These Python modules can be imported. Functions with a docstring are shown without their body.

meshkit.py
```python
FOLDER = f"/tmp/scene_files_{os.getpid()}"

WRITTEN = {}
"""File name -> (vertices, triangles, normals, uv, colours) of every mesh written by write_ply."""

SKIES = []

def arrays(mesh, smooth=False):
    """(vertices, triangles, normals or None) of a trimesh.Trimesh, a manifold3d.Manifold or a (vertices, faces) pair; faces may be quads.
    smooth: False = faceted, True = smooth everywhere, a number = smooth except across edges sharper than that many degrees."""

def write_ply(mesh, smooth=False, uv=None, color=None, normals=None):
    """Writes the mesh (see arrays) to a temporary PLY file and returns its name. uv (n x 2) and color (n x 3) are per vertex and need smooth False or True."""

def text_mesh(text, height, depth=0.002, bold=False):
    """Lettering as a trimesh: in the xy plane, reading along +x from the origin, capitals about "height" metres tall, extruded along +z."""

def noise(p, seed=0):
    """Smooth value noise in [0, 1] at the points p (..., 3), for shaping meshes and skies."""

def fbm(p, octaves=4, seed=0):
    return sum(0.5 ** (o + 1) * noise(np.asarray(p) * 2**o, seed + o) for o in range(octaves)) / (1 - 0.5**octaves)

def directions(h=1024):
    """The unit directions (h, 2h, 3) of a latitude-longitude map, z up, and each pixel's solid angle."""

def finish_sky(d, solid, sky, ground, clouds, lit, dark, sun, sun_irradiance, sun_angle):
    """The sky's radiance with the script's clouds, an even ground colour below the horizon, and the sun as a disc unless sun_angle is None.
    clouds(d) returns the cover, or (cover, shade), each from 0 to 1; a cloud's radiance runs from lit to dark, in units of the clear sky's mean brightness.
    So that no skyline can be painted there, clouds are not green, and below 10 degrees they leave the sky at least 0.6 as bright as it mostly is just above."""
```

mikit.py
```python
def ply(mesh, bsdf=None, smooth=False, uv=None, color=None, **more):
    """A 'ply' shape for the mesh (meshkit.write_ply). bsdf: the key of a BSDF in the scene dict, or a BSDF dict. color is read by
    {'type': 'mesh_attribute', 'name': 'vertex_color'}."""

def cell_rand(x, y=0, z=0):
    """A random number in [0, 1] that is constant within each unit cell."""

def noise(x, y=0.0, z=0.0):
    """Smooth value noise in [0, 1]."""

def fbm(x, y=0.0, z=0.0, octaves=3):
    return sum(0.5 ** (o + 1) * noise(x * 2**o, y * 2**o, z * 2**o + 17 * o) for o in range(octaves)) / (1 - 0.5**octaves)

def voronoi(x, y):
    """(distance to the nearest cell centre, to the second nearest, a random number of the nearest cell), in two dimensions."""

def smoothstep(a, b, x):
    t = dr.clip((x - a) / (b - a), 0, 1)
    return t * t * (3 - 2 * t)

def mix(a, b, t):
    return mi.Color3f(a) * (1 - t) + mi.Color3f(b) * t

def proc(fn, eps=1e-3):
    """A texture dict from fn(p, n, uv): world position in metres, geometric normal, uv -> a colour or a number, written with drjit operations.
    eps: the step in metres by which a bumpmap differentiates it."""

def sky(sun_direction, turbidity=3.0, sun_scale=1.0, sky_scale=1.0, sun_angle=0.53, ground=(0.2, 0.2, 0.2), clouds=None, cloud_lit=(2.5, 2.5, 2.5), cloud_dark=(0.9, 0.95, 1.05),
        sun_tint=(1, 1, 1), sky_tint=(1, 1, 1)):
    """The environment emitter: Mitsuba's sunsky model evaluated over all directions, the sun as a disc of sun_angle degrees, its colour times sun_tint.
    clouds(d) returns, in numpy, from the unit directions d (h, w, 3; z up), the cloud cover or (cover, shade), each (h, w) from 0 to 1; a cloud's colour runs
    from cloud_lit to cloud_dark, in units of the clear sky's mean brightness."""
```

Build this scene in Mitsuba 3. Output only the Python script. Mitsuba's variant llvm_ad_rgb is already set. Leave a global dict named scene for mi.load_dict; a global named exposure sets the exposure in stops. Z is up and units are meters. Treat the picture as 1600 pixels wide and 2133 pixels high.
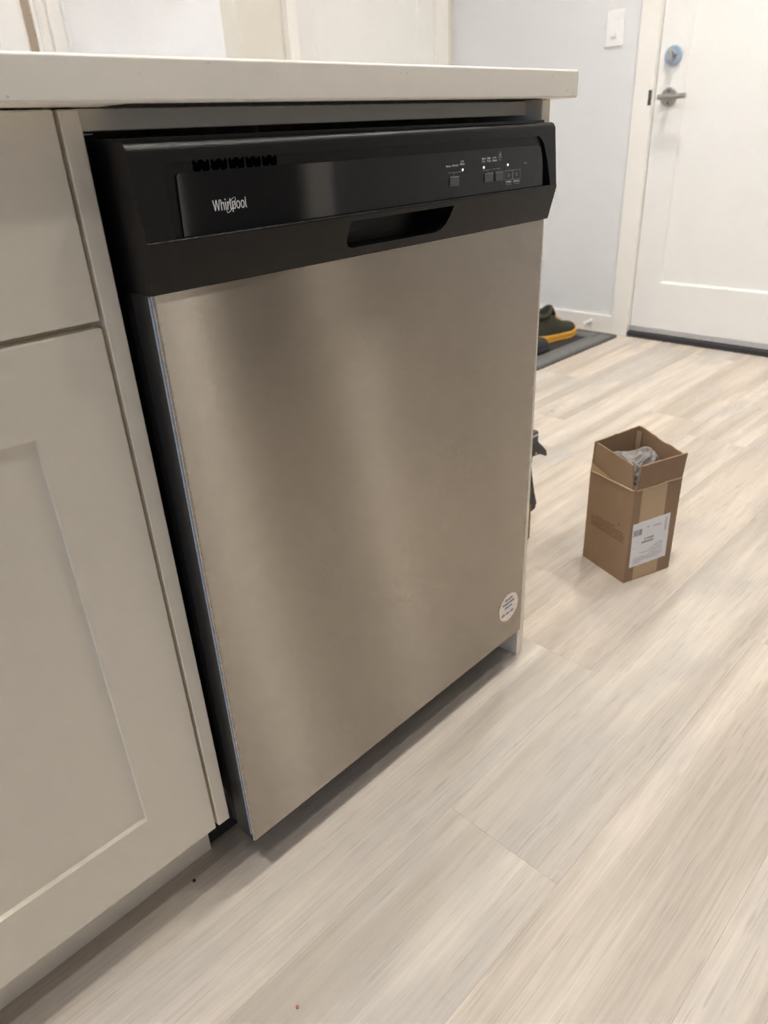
import math, random
import numpy as np, trimesh, manifold3d as m3, shapely.geometry as sg, shapely.affinity as sa
import drjit as dr, mitsuba as mi
import mikit, meshkit
from mikit import noise, fbm, smoothstep, mix, proc, ply, cell_rand, voronoi

T = mi.ScalarTransform4f
random.seed(7); np.random.seed(7)
scene, labels = {}, {}

# ------------------------------------------------------------------ camera, light, exposure
CAM = np.array([-0.3086, -0.5986, 0.8913])
RIGHT = np.array([0.7001, -0.7124, -0.0477]); DOWN = np.array([-0.3610, -0.2956, -0.8845]); FWD = np.array([0.6160, 0.6365, -0.4641])
FPX = 1498.0
scene['camera'] = {'type': 'thinlens', 'fov': 2 * math.degrees(math.atan(800 / FPX)), 'fov_axis': 'x',
                   'aperture_radius': 0.0015, 'focus_distance': 0.80, 'near_clip': 0.02, 'far_clip': 60.0,
                   'to_world': T().look_at(origin=CAM.tolist(), target=(CAM + FWD).tolist(), up=(-DOWN).tolist())}
exposure = 1.45
scene['sky'] = mikit.sky((-0.6, 0.75, 0.35), turbidity=4.0, sun_scale=0.0, sky_scale=4.2, sky_tint=(0.75, 0.95, 1.40), ground=(0.25, 0.25, 0.25))
LAMP = np.array([1.0, 0.945, 0.865]) * 125.0
LAMPS = [(-0.72, -0.12), (0.60, -0.10), (1.85, -0.20), (2.34, 0.68), (1.08, -0.76), (-0.55, -0.76), (0.4, 1.5), (-1.2, 1.6), (0.9, 2.7), (-2.6, 0.2)]  # kitchen row and entry follow the shadows; front pair, most back lamps added fill
LAMP_GAIN = [1.25, 1.3, 1.2, 1.25, 0.5, 0.32, 0.95, 1.0, 1.0, 1.0]
H = 2.44
X1, YB, Y3, XL, YF, XJ = 2.878, 2.05, 3.44, -3.6, -3.2, 1.63      # door wall, back wall, alcove wall, window wall, wall behind the camera, jog

# ------------------------------------------------------------------ materials
def rgb(*c): return {'type': 'rgb', 'value': list(c)}
def pr(key, col, rough=0.5, **k):
    d = {'type': 'principled', 'base_color': col if isinstance(col, dict) else rgb(*col), 'roughness': rough, 'specular': 0.5}
    d.update(k)
    scene[key] = {'type': 'twosided', 'bsdf': d}
    return key
def bumped(key, col, rough, fn, scale, eps=1e-3, **k):
    d = {'type': 'principled', 'base_color': col if isinstance(col, dict) else rgb(*col), 'roughness': rough, 'specular': 0.5}
    d.update(k)
    scene[key] = {'type': 'twosided', 'bsdf': {'type': 'bumpmap', 'arbitrary': proc(fn, eps), 'scale': scale, 'bsdf': d}}
    return key

def cabinet_col(p, n, uv):
    t = fbm(p.x * 3, p.y * 3, p.z * 3, octaves=2)
    return mix((0.735, 0.682, 0.585), (0.755, 0.702, 0.602), t)
pr('mat_cabinet', proc(cabinet_col), 0.38)
def quartz_col(p, n, uv):
    t = fbm(p.x * 20, p.y * 20, p.z * 20, octaves=3)
    s = smoothstep(0.86, 0.93, noise(p.x * 260, p.y * 260, p.z * 260)) * smoothstep(0.5, 0.7, noise(p.x * 40, p.y * 40, p.z * 40 + 9))
    return mix((0.81, 0.775, 0.705), (0.84, 0.805, 0.735), t) * (1 - 0.25 * s)
pr('mat_quartz', proc(quartz_col), 0.22)
pr('mat_wall', (0.645, 0.655, 0.67), 0.75)
pr('mat_wall_dimmed', (0.66, 0.635, 0.575), 0.75)  # wall paint darkened to cream for the side that gets less light
pr('mat_wall_white', (0.78, 0.785, 0.80), 0.75)
pr('mat_ceiling', (0.66, 0.66, 0.66), 0.9)
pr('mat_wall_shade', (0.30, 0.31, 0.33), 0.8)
pr('mat_trim', (0.78, 0.765, 0.73), 0.4)
pr('mat_door', (0.745, 0.742, 0.728), 0.42)
pr('mat_plate', (0.80, 0.80, 0.815), 0.3)
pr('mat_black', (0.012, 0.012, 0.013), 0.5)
pr('mat_dark', (0.02, 0.02, 0.022), 0.7)
pr('mat_gloss', (0.008, 0.008, 0.009), 0.06, clearcoat=0.6, clearcoat_gloss=0.97)
def grit(p, n, uv): return noise(p.x * 900, p.y * 900, p.z * 900) + 0.5 * noise(p.x * 1700, p.y * 1700, p.z * 1700 + 7)
bumped('mat_console', (0.0025, 0.0025, 0.003), 0.28, grit, 0.00019, 1.5e-4, specular=0.34)
pr('mat_button', (0.075, 0.075, 0.08), 0.4)
pr('mat_print', (0.62, 0.62, 0.62), 0.5)
pr('mat_print_dim', (0.22, 0.22, 0.22), 0.5)
pr('mat_grey_print', (0.16, 0.17, 0.22), 0.6)
pr('mat_sticker', (0.80, 0.76, 0.70), 0.5)
pr('mat_sticker_red', (0.50, 0.16, 0.12), 0.5)
pr('mat_nickel', (0.46, 0.44, 0.41), 0.3, metallic=0.95)
pr('mat_pale_blue', (0.33, 0.42, 0.54), 0.3, metallic=0.2)  # flat pale blue, for the deadbolt plate and the steel edge strip
pr('mat_aluminium', (0.52, 0.52, 0.53), 0.4, metallic=0.6)
pr('mat_rubber', (0.022, 0.023, 0.025), 0.6)
pr('mat_pile', (0.33, 0.27, 0.21), 0.95)

def steel_refl(p, n, uv):
    blot = fbm(p.x * 5 + 3, p.z * 3.2, 1.7, octaves=4)
    streak = fbm(p.x * 16, p.z * 2.2 + 4, 0.3, octaves=3)
    brush = noise(p.x * 14, p.z * 2600) - 0.5
    d, _, r = voronoi(p.x * 26, p.z * 26)
    spots = smoothstep(0.16, 0.05, d) * smoothstep(0.86, 0.9, r)
    d2, _, r2 = voronoi(p.x * 11 + 5, p.z * 7)
    smear = smoothstep(0.22, 0.02, d2) * smoothstep(0.75, 0.9, r2)
    v = 0.86 + 0.16 * (blot - 0.5) + 0.10 * (streak - 0.5) + 0.06 * brush + 0.02 * spots - 0.08 * smear
    return mi.Color3f(0.55, 0.50, 0.44) * v
def steel_av(p, n, uv):
    return 0.37 + 0.10 * (fbm(p.x * 6, p.z * 4, 8.0, octaves=3) - 0.5)
def steel_au(p, n, uv):
    d, _, r = voronoi(p.x * 22 + 1, p.z * 22)
    return 0.024 + 0.012 * fbm(p.x * 7, p.z * 5, 3.3, octaves=3) + 0.006 * smoothstep(0.2, 0.05, d) * smoothstep(0.85, 0.9, r)
def steel_lobe(av): return {'type': 'roughconductor', 'material': 'none', 'distribution': 'ggx', 'alpha_u': proc(steel_au), 'alpha_v': av, 'specular_reflectance': proc(steel_refl)}
scene['mat_steel'] = {'type': 'twosided', 'bsdf': {'type': 'blendbsdf', 'weight': 0.36, 'a': steel_lobe(0.20), 'b': steel_lobe(0.80)}}

pr('mat_steel_side', (0.10, 0.098, 0.096), 0.34, metallic=0.8)
def plank_col(p, n, uv):
    u, v = uv.x, uv.y
    k = dr.floor(v); w = v - k
    r1, r2 = cell_rand(k, 3), cell_rand(k, 11)
    ww = w + 0.016 * (noise(u * 1.6, w * 7, k * 3.1) - 0.5) + 0.003 * (noise(u * 8, w * 30, k * 1.7) - 0.5)
    band = fbm(u * 1.5, ww * 22, k * 5.3, octaves=3)
    mid = fbm(u * 2.2, ww * 110, k * 2.9, octaves=3)
    cloud = fbm(u * 5, w * 13, k * 9.1, octaves=4)
    fine = noise(u * 24, ww * 760, k * 4.7)
    fine2 = noise(u * 14, ww * 430, k * 6.1)
    d, d2, rr = voronoi(u * 1.3 + r1 * 9, w * 5.4)
    kd = d + 0.10 * (noise(u * 40, w * 60, k) - 0.5)
    knot_on = smoothstep(0.80, 0.82, rr)
    knot = knot_on * smoothstep(0.13, 0.02, kd)
    halo = knot_on * smoothstep(0.42, 0.05, kd) * (0.6 + 0.4 * dr.sin(kd * 120))
    pores = smoothstep(0.55, 0.85, fine) * smoothstep(0.25, 0.60, mid)
    base = mix((0.372, 0.332, 0.287), (0.535, 0.487, 0.428), smoothstep(0.22, 0.78, band))
    base = mix(base, (0.41, 0.385, 0.365), 0.6 * smoothstep(0.45, 0.72, cloud))
    base = base * (0.94 + 0.12 * r1)
    base = mix(base, base * mi.Color3f(1.03, 0.985, 0.95), r2)
    base = base * (1.0 + 0.14 * (mid - 0.5) + 0.13 * (fine2 - 0.5))
    base = base * (1.0 - 0.15 * pores)
    base = base * (1.0 - 0.22 * knot - 0.09 * halo)
    crack = smoothstep(0.965, 0.985, noise(u * 1.6, ww * 120, k * 7.7)) * smoothstep(0.55, 0.7, noise(u * 5, w * 9, k))
    return base * (1.0 - 0.22 * crack)
def plank_rough(p, n, uv): return 0.42 + 0.10 * noise(uv.x * 20, uv.y * 400)
scene['mat_plank'] = {'type': 'twosided', 'bsdf': {'type': 'principled', 'base_color': proc(plank_col), 'roughness': 0.46, 'specular': 0.42}}
pr('mat_subfloor', (0.2, 0.18, 0.16), 0.9)

def card_col(p, n, uv):
    t = fbm(p.x * 60, p.y * 60, p.z * 25, octaves=3)
    return mix((0.222, 0.146, 0.090), (0.250, 0.168, 0.106), t)
pr('mat_card', proc(card_col), 0.75, specular=0.3)
pr('mat_card_edge', (0.46, 0.33, 0.21), 0.8)
pr('mat_tape', (0.40, 0.285, 0.175), 0.3)
pr('mat_card_ink', (0.145, 0.075, 0.045), 0.8)
pr('mat_paper', (0.66, 0.66, 0.69), 0.55)
pr('mat_ink', (0.19, 0.19, 0.20), 0.6)
pr('mat_ink_pale', (0.40, 0.40, 0.42), 0.6)
def bag_bump(p, n, uv): return fbm(p.x * 70, p.y * 70, p.z * 70, octaves=3) + 0.5 * noise(p.x * 200, p.y * 200, p.z * 200)
bumped('mat_bag', (0.20, 0.185, 0.175), 0.16, bag_bump, 0.003, 5e-4, clearcoat=0.6, spec_trans=0.0)
def mat_col(p, n, uv):
    t = noise(p.x * 400, p.y * 400) 
    return mix((0.060, 0.060, 0.062), (0.095, 0.095, 0.096), t)
pr('mat_doormat', proc(mat_col), 0.85)
pr('mat_doormat_light', (0.20, 0.20, 0.195), 0.85)
pr('mat_doormat_dark', (0.02, 0.02, 0.022), 0.85)
def suede(p, n, uv):
    return mix((0.026, 0.027, 0.015), (0.042, 0.041, 0.025), fbm(p.x * 150, p.y * 150, p.z * 150, octaves=3))
pr('mat_suede', proc(suede), 0.9)
pr('mat_lining', (0.006, 0.006, 0.007), 0.9)
pr('mat_yellow', (0.72, 0.36, 0.045), 0.5)
pr('mat_orange', (0.50, 0.20, 0.05), 0.6)
pr('mat_shoe_dark', (0.020, 0.020, 0.026), 0.7)
pr('mat_tool', (0.010, 0.010, 0.011), 0.4)
pr('mat_tool_grey', (0.05, 0.05, 0.05), 0.45)
scene['mat_glass'] = {'type': 'thindielectric', 'int_ior': 1.5}
pr('mat_oven', (0.008, 0.008, 0.009), 0.4, specular=0.2)

# ------------------------------------------------------------------ mesh helpers
def mesh(v, f): return trimesh.Trimesh(np.asarray(v, float), np.asarray(f), process=False)
def box(x0, x1, y0, y1, z0, z1, c=0.0):
    if c <= 0:
        b = trimesh.creation.box(extents=(x1 - x0, y1 - y0, z1 - z0)); b.apply_translation(((x0 + x1) / 2, (y0 + y1) / 2, (z0 + z1) / 2)); return b
    P = []
    for sx in (0, 1):
        for sy in (0, 1):
            for sz in (0, 1):
                p = [(x1, x0)[sx], (y1, y0)[sy], (z1, z0)[sz]]; s = [(-1, 1)[sx], (-1, 1)[sy], (-1, 1)[sz]]
                for a in range(3):
                    q = [p[i] + s[i] * c if i != a else p[i] for i in range(3)]; P.append(q)
    return trimesh.convex.convex_hull(np.array(P))
def rbox(x0, x1, y0, y1, z0, z1, r, n=12):
    s = m3.Manifold.sphere(r, n)
    m = m3.Manifold.batch_hull([s.translate((x, y, z)) for x in (x0 + r, x1 - r) for y in (y0 + r, y1 - r) for z in (z0 + r, z1 - r)])
    return tm(m)
def tm(m):
    q = m.to_mesh(); return trimesh.Trimesh(np.array(q.vert_properties[:, :3], float), np.array(q.tri_verts), process=False)
def mm(t):
    t = trimesh.Trimesh(t.vertices, t.faces, process=True)
    return m3.Manifold(m3.Mesh(np.asarray(t.vertices, np.float32), np.asarray(t.faces, np.uint32)))
def cat(*ms): return trimesh.util.concatenate(list(ms))
def extrude(poly, d): return trimesh.creation.extrude_polygon(poly, d, engine='earcut')
def ext(poly, a0, a1, axes):
    """polygon in plane (axes[0],axes[1]) extruded along axes[2] from a0 to a1"""
    e = extrude(poly if isinstance(poly, sg.Polygon) else sg.Polygon(poly), a1 - a0)
    M = np.zeros((4, 4)); M[3, 3] = 1
    for i, a in enumerate(axes): M['xyz'.index(a), i] = 1
    M['xyz'.index(axes[2]), 3] = a0
    e.apply_transform(M)
    if e.volume < 0: e.invert()
    return e
def cyl(p0, p1, r, n=24, r1=None):
    p0, p1 = np.array(p0, float), np.array(p1, float)
    m = m3.Manifold.cylinder(float(np.linalg.norm(p1 - p0)), r, r if r1 is None else r1, n)
    t = tm(m); t.apply_transform(trimesh.geometry.align_vectors([0, 0, 1], p1 - p0)); t.apply_translation(p0); return t
def tube(pts, r, n=8):
    m = m3.Manifold.batch_boolean([m3.Manifold.batch_hull([m3.Manifold.sphere(r, n).translate(tuple(map(float, a))), m3.Manifold.sphere(r, n).translate(tuple(map(float, b)))]) for a, b in zip(pts[:-1], pts[1:])], m3.OpType.Add)
    return tm(m)
def rrect(x0, x1, y0, y1, r, n=5): return sg.box(x0 + r, y0 + r, x1 - r, y1 - r).buffer(r, quad_segs=n)

def put(key, m, mat, smooth=25, **k):
    base, i = key, 0
    while key in scene: i += 1; key = f'{base}_{i:03d}'
    scene[key] = ply(m, mat, smooth=smooth, **k)
    return key
def lab(key, label, cat_=None, group=None, kind=None):
    d = {}
    if label: d['label'] = label
    if cat_: d['category'] = cat_
    if group: d['group'] = group
    if kind: d['kind'] = kind
    labels[key] = d
def struct(key, label=None): lab(key, label or key.replace('_', ' '), None, None, 'structure')

# ------------------------------------------------------------------ floor: slab and planks
put('floor', box(XL - .1, X1 + .3, YF - .1, Y3 + .1, -0.06, -0.006), 'mat_subfloor', False)
lab('floor', 'pale greige wood-look plank floor running under everything', None, None, 'structure')
PW, PL, PY0 = 0.184, 1.22, -0.117
def plank(x0, x1, y0, y1, k):
    c, z0, z1 = 0.0002, -0.006, 0.0
    g = 0.00004
    x0 += g; x1 -= g; y0 += g; y1 -= g
    v, f, uv = [], [], []
    top = [(x0 + c, y0 + c), (x1 - c, y0 + c), (x1 - c, y1 - c), (x0 + c, y1 - c)]; out = [(x0, y0), (x1, y0), (x1, y1), (x0, y1)]
    for ring, z in ((top, z1), (out, z1 - c), (out, z0)):
        for (x, y) in ring:
            v.append((x, y, z)); uv.append((x + 3.7 * ((k * 7) % 13), k + 0.3 + (y - y0)))
    f += [(0, 1, 2), (0, 2, 3)]
    for a in (0, 4):
        for i in range(4):
            j = (i + 1) % 4
            f += [(a + i, a + 4 + i, a + 4 + j), (a + i, a + 4 + j, a + j)]
    return mesh(v, f), np.array(uv)
kk = 1
for row in range(-18, 20):
    ya, yb = PY0 + row * PW, PY0 + (row + 1) * PW
    if yb < YF or ya > Y3: continue
    off = {-1: 0.262, 1: 1.87, 0: 1.02 - 0.35, -2: 0.95, 2: 0.78, 3: 0.30}.get(row, (row * 0.437) % PL)
    x = off - PL * math.ceil((off - XL) / PL)
    while x < X1 + 0.05:
        xa, xb = max(x, XL), min(x + PL, X1 + 0.05)
        if xb - xa > 0.02:
            m, uv = plank(xa, xb, max(ya, YF), min(yb, Y3), kk)
            put('floor__plank', m, 'mat_plank', False, uv=uv)
        kk += 1; x += PL

# ------------------------------------------------------------------ room shell
put('ceiling', box(XL - .1, X1 + .3, YF - .1, Y3 + .1, H, H + 0.08), 'mat_ceiling', False); lab('ceiling', 'flat white ceiling above the room', None, None, 'structure')
DY0, DY1, DZ = 0.065, 0.985, 2.06          # entry door opening in the right wall
put('wall_right', cat(box(X1, X1 + .12, DY1, YB, 0, H), box(X1, X1 + .12, YF, DY0, 0, H), box(X1, X1 + .12, DY0, DY1, DZ, H)), 'mat_wall', False)
lab('wall_right', 'pale blue-grey wall beside the white entry door', None, None, 'structure')
D2a, D2b = 1.895, 2.757                     # closet door opening in the back wall
put('wall_back', cat(box(XJ, D2a, YB, YB + .1, 0, H), box(D2b, X1 + .12, YB, YB + .1, 0, H), box(D2a, D2b, YB, YB + .1, 2.05, H)), 'mat_wall_dimmed', False)
lab('wall_back', 'narrow wall strip, dimmed to cream, beside the white closet door', None, None, 'structure')
put('wall_alcove', box(XJ, XJ + .1, YB + .1, Y3, 0, H), 'mat_wall_white', False)
lab('wall_alcove', 'bright white wall running back behind the countertop', None, None, 'structure')
D3a, D3b = 0.60, 1.535
put('wall_far', cat(box(XL, D3a, Y3, Y3 + .1, 0, H), box(D3b, XJ + .1, Y3, Y3 + .1, 0, H), box(D3a, D3b, Y3, Y3 + .1, 2.06, H)), 'mat_wall_white', False)
lab('wall_far', 'white far wall around the door with the brown weatherstrip', None, None, 'structure')
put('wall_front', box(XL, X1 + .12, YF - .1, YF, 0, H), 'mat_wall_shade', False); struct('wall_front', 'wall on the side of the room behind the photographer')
WY0, WY1, WZ0, WZ1 = -2.4, 2.6, 0.55, 2.15
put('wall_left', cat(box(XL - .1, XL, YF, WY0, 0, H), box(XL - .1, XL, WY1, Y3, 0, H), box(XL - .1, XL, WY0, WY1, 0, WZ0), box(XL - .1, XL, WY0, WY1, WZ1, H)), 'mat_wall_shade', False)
struct('wall_left', 'wall with the wide window at the left end of the room')
fr = [box(XL - .07, XL - .03, WY0, WY0 + .05, WZ0, WZ1), box(XL - .07, XL - .03, WY1 - .05, WY1, WZ0, WZ1), box(XL - .07, XL - .03, WY0, WY1, WZ0, WZ0 + .05), box(XL - .07, XL - .03, WY0, WY1, WZ1 - .05, WZ1)]
fr += [box(XL - .07, XL - .03, y - .025, y + .025, WZ0, WZ1) for y in (WY0 + (WY1 - WY0) / 3, WY0 + 2 * (WY1 - WY0) / 3)]
put('window_1', cat(*fr), 'mat_trim', False); struct('window_1', 'wide three-pane window letting daylight into the room')
for i in range(3):
    a = WY0 + .05 + i * (WY1 - WY0 - .05) / 3; b = a + (WY1 - WY0) / 3 - .08
    put('window_1__pane', mesh([(XL - .05, a, WZ0 + .05), (XL - .05, b, WZ0 + .05), (XL - .05, b, WZ1 - .05), (XL - .05, a, WZ1 - .05)], [(0, 1, 2), (0, 2, 3)]), 'mat_glass', False)

# ------------------------------------------------------------------ recessed ceiling lights
for i, (x, y) in enumerate(LAMPS):
    k = 'recessed_light' + (f'_{i:03d}' if i else '')
    ring = ext(sg.Point(x, y).buffer(.085, quad_segs=8).difference(sg.Point(x, y).buffer(.066, quad_segs=8)), H - .008, H, 'xyz')
    put(k + '__trim_ring', ring, 'mat_plate', 30)
    disc = ext(sg.Point(x, y).buffer(.066, quad_segs=8), H - .004, H - .001, 'xyz')
    scene[k + '__diffuser'] = ply(disc, 'mat_plate', smooth=False, emitter={'type': 'area', 'radiance': rgb(*map(float, LAMP * LAMP_GAIN[i]))})
    lab(k, 'unseen round recessed ceiling downlight giving off warm light', 'ceiling light', 'recessed ceiling lights')

# ------------------------------------------------------------------ entry door (right wall)
DX = X1 + 0.008                              # face of the leaf
def panelled(y0, y1, z0, z1, py0, py1, pz0, pz1, x, dep=0.010, bev=0.009, th=0.045):
    """door leaf facing -x: flat frame, bevelled step, sunk panel"""
    v, f = [], []
    def ring(xx, a, b, c, d):
        i = len(v); v.extend([(xx, a, c), (xx, b, c), (xx, b, d), (xx, a, d)]); return i
    r = [ring(x + th, y0, y1, z0, z1), ring(x, y0, y1, z0, z1), ring(x, py0, py1, pz0, pz1), ring(x + dep, py0 + bev, py1 - bev, pz0 + bev, pz1 - bev)]
    for a, b in zip(r[:-1], r[1:]):
        for i in range(4):
            j = (i + 1) % 4; f += [(a + i, b + i, b + j), (a + i, b + j, a + j)]
    a = r[-1]; f += [(a, a + 2, a + 1), (a, a + 3, a + 2)]
    a = r[0]; f += [(a, a + 1, a + 2), (a, a + 2, a + 3)]
    return mesh(v, f)
put('door_1', panelled(DY0 + .004, DY1 - .005, .052, DZ - .004, DY0 + .125, .868, .248, DZ - .13, DX), 'mat_door', False)
lab('door_1', 'white entry door with one large sunken panel and lever handle', None, None, 'structure')
put('door_1__sweep', box(DX - .006, DX + .03, DY0 + .004, DY1 - .005, .026, .052, .002), 'mat_aluminium', False); lab('door_1__sweep', 'grey metal sweep along the bottom')
put('door_1__threshold', box(X1 - .012, X1 + .06, DY0, DY1, 0, .024, .003), 'mat_rubber', False); lab('door_1__threshold', 'black threshold strip on the floor')
# deadbolt in pale blue, thumb turn
db = np.array([DX, .9215, 1.1135])
def disc_x(cx, cy, cz, r, t, n=32, bevel=.003):
    prof = [(0, 0), (r, 0), (r, t - bevel), (r - bevel, t), (0, t)]
    m = trimesh.creation.revolve(np.array(prof), sections=n)
    m.apply_transform(trimesh.transformations.rotation_matrix(-math.pi / 2, [0, 1, 0])); m.apply_translation((cx, cy, cz)); return m
put('door_1__deadbolt', disc_x(*db, .0345, .014), 'mat_pale_blue', 30); lab('door_1__deadbolt', 'round pale blue deadbolt plate')
tt = m3.Manifold.batch_hull([m3.Manifold.sphere(.0075, 14).translate((float(db[0] - .030), float(db[1] + .004), float(db[2] + .015))), m3.Manifold.sphere(.0075, 14).translate((float(db[0] - .030), float(db[1] - .004), float(db[2] - .017))), m3.Manifold.sphere(.008, 14).translate((float(db[0] - .014), float(db[1]), float(db[2])))])
put('door_1__deadbolt__thumb_turn', cat(tm(tt), tube([db + [-.018, 0, 0], db + [-.020, -.012, .001], db + [-.018, -.016, .003]], .004)), 'mat_nickel', True)
lh = np.array([DX, .9215, .9705])
put('door_1__lever', cat(cyl(lh - [.010, 0, 0], lh - [.056, 0, 0], .011), cyl(lh + [-.055, .022, 0], lh + [-.055, -.092, 0], .0095)), 'mat_nickel', 30); lab('door_1__lever', 'straight brushed nickel lever')
put('door_1__lever__rose', disc_x(*lh, .0335, .010), 'mat_nickel', 30)
for dz in (.021, -.021): put('door_1__lever__screw', disc_x(lh[0] - .0095, lh[1], lh[2] + dz, .004, .0018, 12, .0005), 'mat_tool_grey', 30)
# casing
CW = .082
put('trim_1', cat(box(X1 - .016, X1, DY1, DY1 + CW, 0, DZ + CW, .002), box(X1 - .016, X1, DY0 - CW, DY0, 0, DZ + CW, .002), box(X1 - .016, X1, DY0, DY1, DZ, DZ + CW, .002),
    box(X1, X1 + .12, DY1 - .001, DY1 + .02, 0, DZ), box(X1, X1 + .12, DY0 - .02, DY0 + .001, 0, DZ), box(X1, X1 + .12, DY0, DY1, DZ - .001, DZ + .02)), 'mat_trim', False)
lab('trim_1', 'flat white casing around the entry door', None, None, 'structure')
put('trim_1__strike_plate', box(X1 - .0175, X1 - .0155, DY1 + .0005, DY1 + .015, .945, 1.000, .0005), 'mat_tool_grey', False); lab('trim_1__strike_plate', 'dark strike plate at the edge of the casing')
put('baseboard_right', cat(box(X1 - .014, X1, DY1 + CW, YB, 0, .082, .002), box(X1 - .014, X1, YF, DY0 - CW, 0, .082, .002)), 'mat_trim', False)
lab('baseboard_right', 'low white baseboard below the blue-grey wall', None, None, 'structure')
# ------------------------------------------------------------------ closet door (back wall) and far door
def leaf_y(x0, x1, z0, z1, px0, px1, pz0, pz1, y, **k):
    m = panelled(x0, x1, z0, z1, px0, px1, pz0, pz1, 0, **k)
    v = m.vertices.copy(); m = mesh(np.stack([v[:, 1], y + v[:, 0], v[:, 2]], 1), m.faces[:, ::-1]); return m
put('door_2', leaf_y(D2a + .004, D2b - .004, .01, 2.04, D2a + .11, D2b - .11, 1.02, 1.93, YB + .004, dep=.006, bev=.010), 'mat_door', False)
m2 = None
lab('door_2', 'cream-white closet door beyond the end of the countertop', None, None, 'structure')
put('trim_2', cat(box(D2a - .05, D2a, YB - .033, YB, 0, 2.13, .002), box(D2b, D2b + .08, YB - .016, YB, 0, 2.13, .002), box(D2a, D2b, YB - .016, YB, 2.05, 2.13, .002),
    box(D2b - .002, D2b + .012, YB - .003, YB + .05, 0, 2.05), box(D2a - .012, D2a + .002, YB - .003, YB + .05, 0, 2.05)), 'mat_trim', False)
lab('trim_2', 'white casing around the closet door', None, None, 'structure')
put('baseboard_back', cat(box(XJ, D2a - .05, YB - .014, YB, 0, .082, .002), box(D2b + .08, X1, YB - .014, YB, 0, .082, .002)), 'mat_trim', False); struct('baseboard_back', 'low white baseboard under the dimmed cream wall strip')
put('door_3', leaf_y(D3a + .004, 1.432, .012, 2.045, D3a + .12, 1.30, .25, 1.92, Y3 + .022, dep=.008, bev=.012), 'mat_door', False)
lab('door_3', 'white far door at the upper left beside the brown weatherstrip', None, None, 'structure')
put('door_3__weatherstrip', box(1.4318, 1.4668, Y3 + .004, Y3 + .030, .012, 2.045, .006), 'mat_pile', False); lab('door_3__weatherstrip', 'brown fuzzy weatherstrip along the door edge')
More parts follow.
